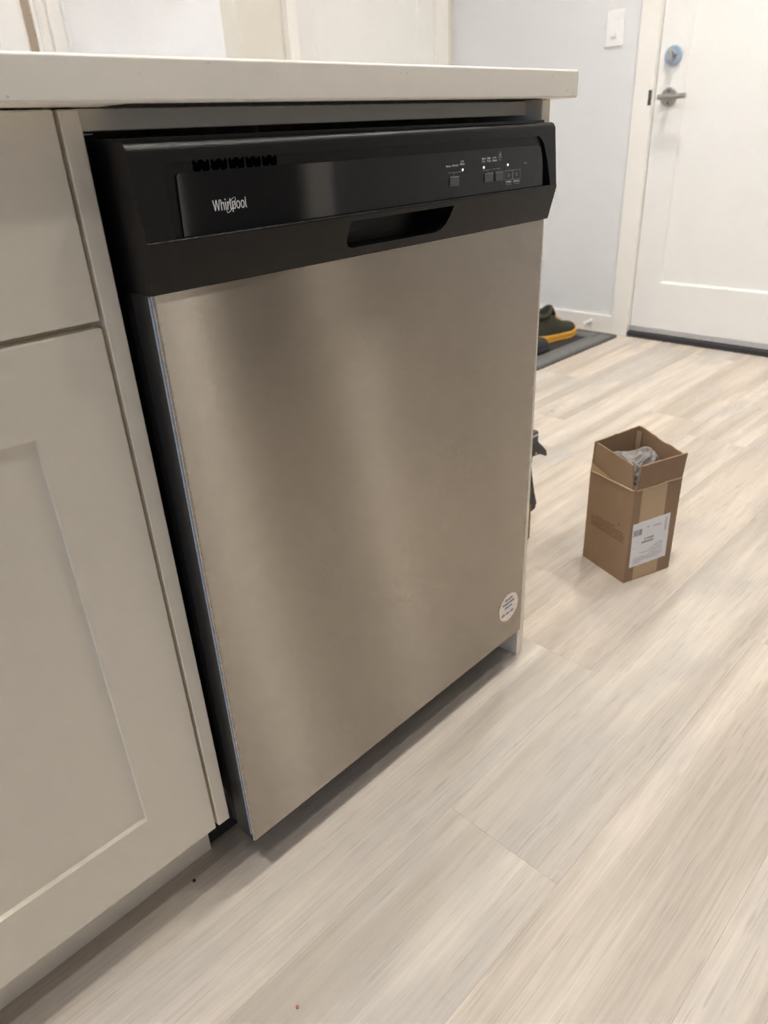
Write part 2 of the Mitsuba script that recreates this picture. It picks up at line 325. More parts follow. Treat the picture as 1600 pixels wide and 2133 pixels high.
put('trim_3', cat(box(1.467, 1.487, Y3 + .001, Y3 + .05, 0, 2.06, .002), box(1.488, 1.501, Y3 - .006, Y3 + .05, 0, 2.06, .003), box(1.502, 1.535, Y3 + .004, Y3 + .05, 0, 2.06, .003), box(1.527, 1.533, Y3 - .010, Y3 + .004, 0, 2.06, .002), box(1.535, 1.603, Y3 - .020, Y3, 0, 2.14, .003),
    box(D3a - .09, D3a, Y3 - .020, Y3, 0, 2.14, .003), box(D3a, 1.536, Y3 - .020, Y3, 2.06, 2.14, .003)), 'mat_trim', False)
lab('trim_3', 'stepped white jamb and casing beside the brown weatherstrip', None, None, 'structure')

# ------------------------------------------------------------------ base cabinet
FY, ZB, ZT = 0.030, 0.1044, 0.9207
CX0 = -0.95
cab = 'base_cabinet'
put(cab + '__body', box(CX0, -.0215, FY + .021, .64, ZB, ZT), 'mat_cabinet', False)
put(cab + '__back_panel', box(CX0, .6335, .642, .660, 0, ZT), 'mat_cabinet', False)
put(cab + '__filler_strip', box(-.0296, -.0122, FY, FY + .06, ZB, ZT, .0012), 'mat_cabinet', False)
put(cab + '__toe_kick', box(CX0, -.0217, .0895, .64, 0, ZB - .001), 'mat_cabinet', False)
def shaker(x0, x1, z0, z1, st, y=FY, th=.020, dep=.007, r=.0015):
    o = mm(box(x0, x1, y, y + th, z0, z1, r)); h = mm(box(x0 + st, x1 - st, y - .01, y + dep, z0 + st + .0075, z1 - st, 0))
    return tm(o - h)
for (xa, xb) in ((-.4855, -.0333), (-.945, -.4885)):
    d = put(cab + '__drawer', box(xa, xb, FY, FY + .020, .7586, ZT, .0012), 'mat_cabinet', False)
    put(cab + '__door', shaker(xa, xb, ZB, .7524, .080), 'mat_cabinet', 20)
lab(cab, 'greige shaker base cabinet with a plain drawer above a panelled door', 'cabinet')

# made-up things across the room, shaped to streak the steel with reflections
OY = -1.50
put('added_fridge__body', box(0.98, 1.44, OY - .68, OY - .05, .03, 1.78, .006), 'mat_dark', False)
put('added_fridge__door', rbox(0.98, 1.44, OY - .048, OY, .09, 1.18, .012), 'mat_oven', 30)
put('added_fridge__door', rbox(0.98, 1.44, OY - .048, OY, 1.19, 1.78, .012), 'mat_oven', 30)
put('added_fridge__handle', cyl((1.40, OY + .035, .55), (1.40, OY + .035, 1.10), .011), 'mat_nickel', 30)
put('added_fridge__handle', cyl((1.40, OY + .035, 1.25), (1.40, OY + .035, 1.60), .011), 'mat_nickel', 30)
for key, xa, xb, side in (('added_tall_cabinet', .845, .965, 'left'), ('added_tall_cabinet_001', 1.455, 1.575, 'right')):
    put(key + '__body', box(xa, xb, OY - .68, OY - .022, .10, 2.10, .002), 'mat_trim', False)
    put(key + '__plinth', box(xa, xb, OY - .68, OY - .07, 0, .0995), 'mat_trim', False)
    put(key + '__door', box(xa + .003, xb - .003, OY - .0215, OY - .002, .103, 1.25, .002), 'mat_trim', False)
    put(key + '__door', box(xa + .003, xb - .003, OY - .0215, OY - .002, 1.254, 2.097, .002), 'mat_trim', False)
    lab(key, f'unseen narrow tall white cabinet added for a bright streak, {side} of the black fridge', 'cabinet')
lab('added_fridge', 'unseen black fridge added across the room for the dark streak in the steel', 'added_fridge')

# end panel, under-counter rail, countertop
put('end_panel', box(.6145, .6335, .014, .64, 0, .9221, .001), 'mat_cabinet', False)
lab('end_panel', 'greige end panel standing right of the dishwasher', 'panel')
put('support_rail', box(-.0118, .6143, .040, .058, .9052, .9215, .0006), 'mat_cabinet', False)
lab('support_rail', 'greige rail under the countertop just above the dishwasher', 'rail')
CT0, CT1 = .9223, .9545
top = rbox(CX0 - .05, .6596, -.0108, .98, CT0, CT1, .0028, 16)
put('countertop', top, 'mat_quartz', 30)
put('countertop__shade_strip', box(.012, .585, -.004, .0385, .9216, .9222), 'mat_black', False); lab('countertop__shade_strip', 'black strip added on the underside for the dark shade')  # black sheet stands for the shade under the countertop, above the dishwasher
lab('countertop', 'off-white stone countertop with square edge above the dishwasher', 'countertop')

# ------------------------------------------------------------------ dishwasher (u along, w depth, v height)
W, VB, VT, DA, DT = 0.6093, 0.0724, 0.7770, 0.0065, 0.0077
def D(m):
    m = m.copy(); u, w, v = np.array(m.vertices).T
    m.vertices = np.stack([u * math.cos(DA) - w * math.sin(DA), u * math.sin(DA) + w * math.cos(DA) - (v - VB) * DT, v], 1); return m
dw = 'dishwasher'
lab(dw, 'stainless steel dishwasher with black control panel, pulled slightly out under the countertop', 'dishwasher')
# steel front with rolled edges
def steel_front():
    R, dep = .0032, .036
    path = [(0, R)]
    path += [(R - R * math.cos(a), R - R * math.sin(a)) for a in np.linspace(0, math.pi / 2, 8)[1:]]
    path += [(x, 0) for x in np.linspace(R, W - R, 12)[1:]]
    path += [(W - R + R * math.sin(a), R - R * math.cos(a)) for a in np.linspace(0, math.pi / 2, 8)[1:]]
    path = np.array(path); s = np.r_[0, np.cumsum(np.linalg.norm(np.diff(path, axis=0), axis=1))]
    zs = [VB, VB + .002, VT]
    v = [(p[0], p[1], z) for z in zs for p in path]; uv = [(a, z) for z in zs for a in s]
    n, f = len(path), []
    for k in range(len(zs) - 1):
        for i in range(n - 1):
            a = k * n + i; f += [(a, a + 1, a + n + 1), (a, a + n + 1, a + n)]
    b = len(v)                                                    # folded bottom lip
    v += [(.002, .001, VB), (W - .002, .001, VB), (W - .002, dep, VB), (.002, dep, VB)]; uv += [(0, 0), (W, 0), (W, dep), (0, dep)]
    f += [(b, b + 2, b + 1), (b, b + 3, b + 2)]
    return mesh(v, f), np.array(uv)
sm, suv = steel_front()
put(dw + '__door_panel', D(sm), 'mat_steel', True, uv=suv); lab(dw + '__door_panel', 'brushed stainless steel front, smudged')
for a in (.0001, W - .0016): put(dw + '__side_return', D(box(a, a + .0015, .0034, .036, VB, VT)), 'mat_steel_side', False)
put(dw + '__edge_strip', D(box(-.0004, .0003, .0028, .0058, VB + .012, VT - .001)), 'mat_pale_blue', False); lab(dw + '__edge_strip', 'thin pale blue strip down the left edge of the steel')  # strip added to give the blue line along the rolled edge
put(dw + '__inner_door', D(box(.0035, W - .0035, .036, .056, VB - .002, .86, .002)), 'mat_dark', False)
put(dw + '__tub', D(box(.010, W - .010, .060, .60, .105, .862, .003)), 'mat_dark', False)
put(dw + '__toe_panel', box(-.0195, .607, .094, .102, .004, .112, .001), 'mat_black', False); lab(dw + '__toe_panel', 'black recessed toe panel')
for x in (.05, .55): put(dw + '__foot', cat(cyl((x, .3, .012), (x, .3, .11), .008, 12), cyl((x, .3, 0), (x, .3, .012), .016, 12)), 'mat_tool_grey', 30)
put(dw + '__mounting_tab', box(-.010, .0090, .058, .075, .9026, .9042, .0004), 'mat_aluminium', False)

# console
CV0, CV1 = .7778, .8965
prof = [(-.0025, CV0), (-.0040, CV0 + .0006), (-.0150, .8188), (-.0148, .8202), (-.0142, .8211), (-.0080, .8845)]
for a in np.linspace(0, math.pi / 2, 7): prof.append((-.0078 + .0085 * (1 - math.cos(a)), .8868 + .0088 * math.sin(a)))
prof += [(.010, .8958), (.0102, .8985), (.054, .8992), (.054, CV0)]
body = ext(prof, -.0022, W + .0018, 'yzx')
con = mm(body)
rec = ext([(-.03, .8215), (-.0066, .8215), (-.0064, .8795), (-.03, .8795)], 0, 1, 'yzx'); rec = None
recp = sg.Polygon([(.0247, .8212), (.5966, .8212), (.5905, .852), (.5840, .8700), (.5800, .8755), (.5730, .8800), (.0350, .8800), (.0290, .8775), (.0262, .8720), (.0247, .85)])
rc = mm(ext(recp, -.03, -.0058, 'xzy'))
con = con - rc
pk = sg.Polygon([(.2290, .8142), (.3950, .8142), (.3915, .8040), (.3860, .7950), (.3785, .7895), (.3690, .7872), (.2345, .7872), (.2290, .7890), (.2262, .7930), (.2257, .7985)])
pm = mm(ext(pk, -.03, .026, 'xzy'))
con = con - pm
slots = []
for i in range(5):
    a = .0570 + i * .0183
    s = rrect(a, a + .0168, .8712, .8800, .0022)
    for cx in (.0042, .0126): s = s.difference(sg.Point(a + cx, .8802).buffer(.0021, quad_segs=5))
    s = s.difference(rrect(a + .0076, a + .0092, .8700, .8728, .0006))
    slots.append(s)
for s in slots: con = con - mm(ext(s, -.03, .012, 'xzy'))
put(dw + '__console', D(tm(con)), 'mat_console', 28); lab(dw + '__console', 'black plastic control console with pocket handle')
pw = pk.buffer(.0002)
put(dw + '__console__handle_pocket', D(tm(mm(ext(pk.buffer(.0012), -.0062, .0275, 'xzy')) - mm(ext(pk, -.03, .026, 'xzy')) )), 'mat_black', 28)
ins = sg.Polygon([(.0372, .8216), (.5900, .8216), (.5835, .8560), (.5790, .8672), (.5740, .8700), (.0405, .8708), (.0390, .8690)])
put(dw + '__console__display_strip', D(ext(ins, -.0078, -.0056, 'xzy')), 'mat_gloss', False); lab(dw + '__console__display_strip', 'glossy black strip carrying logo, buttons and lights')
GW = -.0078
def flat_poly(poly, dz=.00018, w=GW): return ext(poly, w - dz, w, 'xzy')
def text(s, u, v, h, sx=.74, bold=False, w=GW, d=.0002, anchor='l'):
    t = meshkit.text_mesh(s, h, d, bold); b = t.bounds
    t.apply_translation((-b[0][0], 0, 0)); t.vertices[:, 0] *= sx
    wid = t.bounds[1][0]
    x = np.array(t.vertices); o = u - (wid / 2 if anchor == 'c' else 0)
    t = mesh(np.stack([x[:, 0] + o, w - x[:, 2], v + x[:, 1]], 1), t.faces); return t
def fit(s, u0, u1, v, h, **k):
    t = text(s, 0, v, h, 1.0, **k); b = t.bounds; sc = (u1 - u0) / (b[1][0] - b[0][0]); t.vertices[:, 0] = u0 + (t.vertices[:, 0] - b[0][0]) * sc; return t
def polys(g): return list(getattr(g, 'geoms', [g]))
ring = sg.Point(0, 0).buffer(1, quad_segs=16); ro = sa.scale(ring, .0078, .00265); ri = sa.translate(sa.scale(ring, .0073, .0021), .00012, .0001)
sw = sa.translate(sa.rotate(ro.difference(ri), 50, origin=(0, 0)), .0893, .8424)
sw = sw.difference(sg.Polygon([(.0865, .8455), (.0885, .8455), (.0925, .8415), (.0935, .8455), (.0885, .8475)]).buffer(0).intersection(sg.box(.083, .8408, .0890, .8445)))
put(dw + '__console__logo', D(cat(fit('Whirlpool', .0701, .1061, .8390, .0088), fit('Whirlpool', .0703, .1063, .83905, .00885), *[flat_poly(g) for g in polys(sw)])), 'mat_print', False); lab(dw + '__console__logo', 'white brand lettering with a tilted ring')
# printing
pt = [fit('Heavy', .3872, .3962, .8548, .0021), fit('Normal', .3982, .4097, .8550, .0021), fit('Wash', .4123, .4212, .8558, .0022), fit('1 Hr', .4140, .4195, .8586, .0020),
      fit('Heat', .4540, .4612, .8592, .0021), fit('Dry', .4548, .4600, .8562, .0021), fit('High', .4640, .4708, .8592, .0021), fit('Temp', .4636, .4718, .8562, .0021),
      fit('4-Hr', .4756, .4826, .8592, .0021), fit('Delay', .4752, .4840, .8562, .0021), fit('START', .5045, .5165, .8303, .0018, bold=True), fit('CANCEL', .5205, .5345, .8303, .0018, bold=True)]
pd = [fit('RESUME', .5052, .5165, .8276, .0015), fit('DRAIN', .5225, .5330, .8276, .0015), fit('Control', .4872, .4942, .8592, .0017), fit('Lock', .4884, .4930, .8566, .0017), fit('Start', .5420, .5490, .8500, .0016)]
lk = cat(flat_poly(rrect(.4889, .4925, .8614, .8640, .0003)), *[flat_poly(g) for g in polys(sg.LineString([(.4896, .8640), (.4896, .8653), (.4901, .8659), (.4913, .8659), (.4918, .8653), (.4918, .8640)]).buffer(.00022))])
def line(a, b, t=.00022): return flat_poly(sg.LineString([a, b]).buffer(t, cap_style=2), .00015)
pd += [lk, line((.3905, .8488), (.4190, .8488)), line((.4015, .8488), (.4015, .8455)), line((.4560, .8475), (.4740, .8475)), line((.4665, .8475), (.4665, .8448)), line((.4765, .8478), (.4930, .8478)), line((.4880, .8478), (.4880, .8450))]
put(dw + '__console__lettering', D(cat(*pt)), 'mat_print', False); put(dw + '__console__lettering', D(cat(*pd)), 'mat_print_dim', False)
for (a, b, c, d) in ((.3938, .4098, .8340, .8445), (.4595, .4755, .8338, .8440), (.4812, .4972, .8338, .8440)):
    put(dw + '__console__button', D(rbox(a, b, GW - .0018, GW + .0004, c, d, .0007, 8)), 'mat_button', 35)
for (a, b, sym) in ((.5017, .5179, 'p'), (.5190, .5347, 'x')):
    o = rrect(a, b, .8334, .8444, .0003); fr_ = o.difference(o.buffer(-.00045))
    cx, cz = (a + b) / 2, .8389
    if sym == 'p': g = sg.LineString([(cx - .0016, cz + .0022), (cx + .0020, cz), (cx - .0016, cz - .0022), (cx - .0016, cz + .0022)]).buffer(.0003)
    else: g = sg.LineString([(cx - .0017, cz + .0020), (cx + .0017, cz - .0020)]).buffer(.0003).union(sg.LineString([(cx - .0017, cz - .0020), (cx + .0017, cz + .0020)]).buffer(.0003))
    put(dw + '__console__touch_key', D(cat(flat_poly(fr_), *[flat_poly(q) for q in polys(g)])), 'mat_print_dim', False)
for u, v in ((.4177, .8507), (.4582, .8507), (.5073, .8508)):
    m = D(flat_poly(sg.Point(u, v).buffer(.0012, quad_segs=6), .0003))
    k = dw + '__console__indicator_light' + (f'_{sum(1 for q in scene if "indicator_light" in q):03d}' if any('indicator_light' in q for q in scene) else '')
    scene[k] = ply(m, 'mat_plate', smooth=False, emitter={'type': 'area', 'radiance': rgb(5.5, 6.2, 6.8)})
# round service sticker
sc = (.5665, .1440)
put(dw + '__sticker', D(ext(sg.Point(*sc).buffer(.0285, quad_segs=16), -.00030, .0002, 'xzy')), 'mat_sticker', False); lab(dw + '__sticker', 'round white sticker with grey print at the lower right corner')
put(dw + '__sticker__rim', D(ext(sg.Point(*sc).buffer(.0289, quad_segs=16).difference(sg.Point(*sc).buffer(.0279, quad_segs=16)), -.00036, 0, 'xzy')), 'mat_sticker_red', False)
rng = random.Random(3)
def bars(u0, u1, v, h, seed, gap=.25, mn=.0010, mx=.0024):
    r, x, out = random.Random(seed), u0, []
    while x < u1 - mn:
        e = min(u1, x + r.uniform(mn, mx)); hh = h * r.uniform(.75, 1.0); out.append(sg.box(x, v, e, v + hh)); x = e + r.uniform(mn, mx) * gap
    return out
st = []
for u0, u1, v, h, s in ((.5555, .5780, .1590, .0046, 1), (.5490, .5830, .1510, .0046, 2), (.5545, .5770, .1430, .0044, 3)): st += bars(u0, u1, v, h, s, .22)
for a in (.5455, .5590, .5720): st += bars(a, a + .0105, .1300, .0048, int(a * 1e4), .22)
put(dw + '__sticker__print', D(cat(*[ext(g, -.00045, -.0002, 'xzy') for g in st])), 'mat_grey_print', False)
put(dw + '__sticker__rule', D(ext(sg.box(.5400, .1385, .5930, .1390), -.00042, -.0002, 'xzy')), 'mat_sticker_red', False)

# ------------------------------------------------------------------ light switch
sy, sz = 1.1825, 1.2300
put('light_switch__plate', cat(box(X1 - .006, X1, sy - .040, sy + .040, sz - .064, sz + .064, .003)), 'mat_plate', False)
put('light_switch__rocker', box(X1 - .0085, X1 - .004, sy - .0165, sy + .0165, sz - .034, sz + .034, .0015), 'mat_plate', False)
put('light_switch__slider', box(X1 - .0125, X1 - .007, sy - .011, sy + .011, sz - .031, sz - .004, .002), 'mat_plate', False)
for dz in (.048, -.048): put('light_switch__screw', disc_x(X1 - .0058, sy, sz + dz, .003, .0014, 10, .0004), 'mat_plate', 30)
lab('light_switch', 'white wall switch plate left of the entry door', 'light switch')
# door stop
a, b = np.array([X1 - .014, 1.175, .050]), np.array([X1 - .085, 1.175, .047])
hx = [a + (b - a) * t + .0048 * np.array([0, math.cos(t * 2 * math.pi * 14), math.sin(t * 2 * math.pi * 14)]) for t in np.linspace(.06, .86, 85)]
put('door_stop__spring', tube(hx, .0019, 6), 'mat_plate', True)
put('door_stop__base', cyl(a, a + (b - a) * .08, .009, 16), 'mat_plate', 30); put('door_stop__tip', cyl(a + (b - a) * .82, b, .0085, 16), 'mat_plate', 30)
lab('door_stop', 'small white spring door stop on the baseboard', 'door stop')

# ------------------------------------------------------------------ boot mat
MX0, MX1, MY0, MY1 = 2.160, 2.835, 1.010, 1.620
def matshape(i, r): return rrect(MX0 + i, MX1 - i, MY0 + i, MY1 - i, r, 6)
put('boot_mat__base', ext(matshape(0, .018), 0, .006, 'xyz'), 'mat_doormat', 30)
put('boot_mat__rim', ext(matshape(0, .018).difference(matshape(.012, .012)), .006, .009, 'xyz'), 'mat_doormat', 30)
put('boot_mat__border', ext(matshape(.085, .006).difference(matshape(.091, .005)), .006, .009, 'xyz'), 'mat_doormat_light', 30)
ribs = []
for x in np.arange(MX0 + .03, MX1 - .03, .0170): ribs += [box(x, x + .0085, MY0 + .020, MY0 + .076, .006, .0085), box(x, x + .0085, MY1 - .076, MY1 - .020, .006, .0085)]
for y in np.arange(MY0 + .095, MY1 - .095, .0170): ribs += [box(MX0 + .020, MX0 + .076, y, y + .0085, .006, .0085), box(MX1 - .076, MX1 - .020, y, y + .0085, .006, .0085)]
put('boot_mat__ribs', cat(*ribs), 'mat_doormat_light', False); lab('boot_mat__ribs', None, None, None, 'stuff')
put('boot_mat__centre', ext(matshape(.11, .006), .006, .0072, 'xyz'), 'mat_doormat_dark', 30)
lab('boot_mat', 'dark grey ribbed rubber mat under the shoes by the wall', 'mat')

# ------------------------------------------------------------------ shoes
def interp(s, xs, ys): return float(np.interp(s, xs, ys))
def loft(fn, ns=40, na=28, s0=0.0, s1=1.0):
    v, f = [], []
    for i in range(ns):
        t = s0 + (s1 - s0) * (0.5 - 0.5 * math.cos(math.pi * i / (ns - 1)))
        for j in range(na): v.append(fn(t, 2 * math.pi * j / na))
    for i in range(ns - 1):
        for j in range(na):
            a, b = i * na + j, i * na + (j + 1) % na
            f += [(a, b, b + na), (a, b + na, a + na)]
    c0 = len(v); v.append(np.mean(v[:na], axis=0)); c1 = len(v); v.append(np.mean(v[(ns - 1) * na:ns * na], axis=0))
    for j in range(na):
        f += [(c0, (j + 1) % na, j), (c1, (ns - 1) * na + j, (ns - 1) * na + (j + 1) % na)]
    m = mesh(v, f); m.fix_normals(); return m
SX = [0, .04, .15, .30, .45, .60, .75, .88, .96, 1.0]
HWs = [.012, .030, .037, .038, .038, .044, .049, .046, .032, .012]
def shoe(name, heel, ang, L, mats, label, sole_h=.030, group=None, zs=1.0):
    ca, sa_ = math.cos(ang), math.sin(ang)
    def place(x, y, z): return (heel[0] + ca * x - sa_ * y, heel[1] + sa_ * x + ca * y, heel[2] + z * zs)
    def sole(t, a):
        hw = interp(t, SX, HWs) * 1.06; c, s = math.cos(a), math.sin(a)
        c = math.copysign(abs(c) ** .35, c); s = math.copysign(abs(s) ** .35, s)
        lo = interp(t, [0, .12, .8, 1], [.010, 0, 0, .016]); hi = interp(t, [0, .15, .45, .8, 1], [sole_h * 1.2, sole_h * 1.1, sole_h * .9, sole_h * .9, sole_h * 1.15])
        bulge = 1 + .05 * math.sin(6 * math.pi * (s * .5 + .5))
        return place(L * t * 1.02 - .004, hw * c * bulge, (lo + hi) / 2 + (hi - lo) / 2 * s)
    put(name + '__sole', loft(sole, 44, 32), mats[1], 40)
    TX = [0, .04, .12, .25, .38, .48, .60, .75, .90, .97, 1.0]; TH = [.060, .095, .110, .108, .112, .098, .076, .062, .056, .046, .032]
    def upper(t, a):
        hw = interp(t, SX, HWs); c, s = math.cos(a), math.sin(a); hi = interp(t, TX, TH)
        s2 = max(s, -.3); up = sole_h * .7 + (hi - sole_h * .7) * max(0, s) ** .75 if s > 0 else sole_h * .7 + .004 * s
        hw2 = hw * (1 - .42 * max(0, s) ** 2 * interp(t, [0, .5, .8, 1], [1, .9, .4, .3]))
        return place(L * (.005 + .985 * t), hw2 * math.copysign(abs(c) ** .7, c), up)
    put(name + '__upper', loft(upper, 48, 32), mats[0], 60)
    # collar: padded ring around the foot opening, dark lining
    pts = []
    for k in range(33):
        a = 2 * math.pi * k / 32; x = L * (.225 + .185 * math.cos(a)); y = .031 * math.sin(a)
        pts.append(place(x, y, .112 + .012 * math.cos(a) + .006 * math.cos(2 * a)))
    put(name + '__collar', tube(pts, .0085, 10), mats[0], True)
    lv = [place(L * .225, 0, .108)] + [pts[i] for i in range(32)]
    put(name + '__lining', mesh(np.array(lv) + [0, 0, -.001], [(0, 1 + i, 1 + (i + 1) % 32) for i in range(32)]), 'mat_lining', False)
    put(name + '__tongue', tm(m3.Manifold.batch_hull([m3.Manifold.sphere(r_, 12).translate(tuple(map(float, place(L * a, b, c)))) for a, b, c, r_ in ((.46, -.020, .100, .005), (.46, .020, .100, .005), (.425, -.013, .122, .006), (.425, .013, .122, .006), (.420, 0, .128, .007))])), mats[2], True)
    for k in range(4):
        x = L * (.50 + .055 * k); z = interp(.50 + .055 * k, TX, TH) + .002; hw = .020
        put(name + '__lace', tube([place(x, -hw, z - .012), place(x + .004, 0, z + .003), place(x, hw, z - .012)], .0028, 8), mats[3], True)
    lab(name, label, 'shoe', group)
shoe('shoe', (2.445, 1.232, .0075), -.10, .300, ('mat_suede', 'mat_yellow', 'mat_suede', 'mat_orange'), 'dark olive shoe with a thick yellow sole on the grey mat', .036, None, 1.22)
shoe('shoe_001', (2.168, 1.170, .0075), -.01, .290, ('mat_shoe_dark', 'mat_shoe_dark', 'mat_shoe_dark', 'mat_shoe_dark'), 'near-black shoe at the front of the mat, mostly hidden behind the dishwasher', .022, None, 1.0)

# ------------------------------------------------------------------ cardboard box
Bc, Lc, Rc = np.array([.9679, -.0172]), np.array([1.0022, .1137]), np.array([1.0900, -.0616])
ex, ey = (Rc - Bc) / np.linalg.norm(Rc - Bc), (Lc - Bc) / np.linalg.norm(Lc - Bc)
ey = np.array([-ex[1], ex[0]])
SW, SL, BH, TH_ = .130, .1353, .2230, .0028
def BX(m):
    m = m.copy(); v = np.array(m.vertices)
    m.vertices = np.concatenate([Bc + v[:, :1] * ex + v[:, 1:2] * ey, v[:, 2:]], 1); return m
bxn = 'cardboard_box'
out_ = sg.box(0, 0, SW, SL); inn = out_.buffer(-TH_, join_style=2)
put(bxn + '__body', BX(cat(ext(out_.difference(inn), .0, BH, 'xyz'), box(TH_, SW - TH_, TH_, SL - TH_, 0.001, .004))), 'mat_card', False)
def slab(p, n, t=TH_):
    """quad p (4 points) thickened by t along -n"""
    p = np.array(p, float); n = np.array(n, float) / np.linalg.norm(n); q = p - n * t
    v = np.vstack([p, q]); f = [(0, 1, 2), (0, 2, 3), (4, 6, 5), (4, 7, 6)]
    for i in range(4): j = (i + 1) % 4; f += [(i, i + 4, j + 4), (i, j + 4, j)]
    m = mesh(v, f); m.fix_normals(); return m
def grid_slab(p, n, edge_noise, t=TH_, k=14, seed=1, crease=.0):
    """as slab, the top edge (p[3]->p[2]) worn and uneven"""
    p = np.array(p, float); n = np.array(n, float) / np.linalg.norm(n); r = random.Random(seed); a = []
    bot = [p[0] + (p[1] - p[0]) * i / k for i in range(k + 1)]; tp = [p[3] + (p[2] - p[3]) * i / k for i in range(k + 1)]
    tp = [q + np.array([0, 0, -edge_noise * r.random()]) for q in tp]
    md = [(x + y) / 2 + n * crease * math.sin(math.pi * i / k) for i, (x, y) in enumerate(zip(bot, tp))]
    rows = [bot, md, tp]; v = []; f = []
    for rr in rows: v += rr
    nv = len(v); v += [q - n * t for q in v]
    c = k + 1
    for j in range(2):
        for i in range(k):
            q = j * c + i; f += [(q, q + 1, q + c + 1), (q, q + c + 1, q + c)]; q += nv; f += [(q, q + c + 1, q + 1), (q, q + c, q + c + 1)]
    edge = list(range(c)) + [2 * c - 1] + list(range(3 * c - 1, 2 * c - 1, -1)) + [c]
    for x, y in zip(edge, edge[1:] + edge[:1]): f += [(x, x + nv, y + nv), (x, y + nv, y)]
    m = mesh(v, f); m.fix_normals(); return m
FT = .285
put(bxn + '__flap', BX(grid_slab([(0.0015, 0.008, BH), (.0015, SL - .003, BH), (.006, SL - .003, FT), (.004, .017, .2745)], (-1, 0, .05), .001, seed=2)), 'mat_card', 20)
put(bxn + '__flap', BX(grid_slab([(.003, 0, BH), (SW - .001, 0, BH), (SW - .008, -.011, .2850), (.0, -.010, .2825)], (0, -1, -.2), .0005, seed=3)), 'mat_card', 20)
put(bxn + '__flap', BX(grid_slab([(SW, .004, BH), (SW, SL - .001, BH), (SW + .001, SL - .002, .2960), (SW + .001, .008, .2760)], (1, 0, 0), .004, seed=4)), 'mat_card', 20)
put(bxn + '__flap', BX(grid_slab([(.001, SL, BH), (SW - .001, SL, BH), (SW - .001, SL + .002, .2960), (.004, SL, .2860)], (0, 1, 0), .001, seed=5)), 'mat_card', 20)
put(bxn + '__fold_edge', BX(cat(tube([(-.0008, .004, BH), (-.0012, SL * .5, BH - .002), (-.0008, SL - .006, BH - .004)], .0016, 6), tube([(.006, -.0008, BH), (.060, -.001, BH - .001), (.085, -.001, BH + .002), (SW - .004, -.0008, BH + .001)], .0016, 6))), 'mat_card_edge', True)
put(bxn + '__tape', BX(cat(slab([(.024, -.0007, .002), (.093, -.0007, .002), (.089, -.0007, BH), (.021, -.0007, BH)], (0, -1, 0), .0006), slab([(SW - .0135, SL - .0035, .200), (SW - .0040, SL - .0115, .200), (SW - .0040, SL - .0105, .285), (SW - .0115, SL - .0035, .288)], (-1, -1, 0), .0004),
    slab([(-.0008, .070, BH + .002), (-.0008, SL - .003, BH - .004), (-.0008, SL - .003, BH + .016), (-.0008, .100, BH + .008)], (-1, 0, 0), .0004))), 'mat_tape', False)
put(bxn + '__label', BX(slab([(.010, -.0013, .0365), (.1125, -.0013, .0375), (.1095, -.0013, .1465), (.0070, -.0013, .1435)], (0, -1, 0), .0005)), 'mat_paper', False); lab(bxn + '__label', 'white shipping label with barcodes and grey print')
lp, lq = [], []
def lbar(a, b, c, d, dst): dst.append(ext(sg.box(a, c, b, d), -.0016, -.0012, 'xzy'))
x = .0105
for wd in (.002, .001, .0028, .0012, .0016, .0009, .0032, .0024): lbar(x, x + wd, .1130, .1280, lp); x += wd + .0011
for a, b, c, h in ((.0460, .0530, .1265, .0030), (.0640, .0860, .1250, .0030)): lbar(a, b, c, c + h, lq)
for i, z in enumerate(np.arange(.1060, .1370, .0022)): lbar(.0965, .1035, z, z + .0013, lq)
for g in bars(.0430, .0690, .0985, .0040, 11, .3, .0016, .0035): lp.append(ext(g, -.0016, -.0012, 'xzy'))
for g in bars(.0360, .0690, .0905, .0045, 12, .2, .0018, .004): lp.append(ext(g, -.0016, -.0012, 'xzy'))
for i, (a, b, z) in enumerate(((.0140, .0200, .0830), (.0760, .0980, .0800), (.0700, .0980, .0752), (.0640, .0980, .0704), (.0340, .0980, .0656), (.0620, .0990, .0600), (.0180, .0980, .0555), (.0180, .0990, .0515), (.0200, .0900, .0475), (.0180, .0420, .0432))):
    for g in bars(a, b, z, .0024, 20 + i, .35, .0010, .0026): lq.append(ext(g, -.0016, -.0012, 'xzy'))
put(bxn + '__label__print', BX(cat(*lp)), 'mat_ink', False); put(bxn + '__label__print', BX(cat(*lq)), 'mat_ink_pale', False)
tx = []
for i, (a, b, z) in enumerate(((.045, .105, .1190), (.018, .118, .1128), (.014, .118, .1066), (.014, .116, .1004), (.014, .120, .0942))):
    for g in bars(a, b, z, .0030, 40 + i, .4, .0016, .0040): tx.append(ext(g, -.0005, .0002, 'yzx'))
put(bxn + '__print', BX(cat(*tx)), 'mat_card_ink', False)
put(bxn + '__print', BX(ext(sg.Point(.033, .131).buffer(.0024), -.0005, .0002, 'yzx')), 'mat_card_ink', False)
lab(bxn, 'small open brown cardboard box with a white shipping label, standing on the floor', 'box')
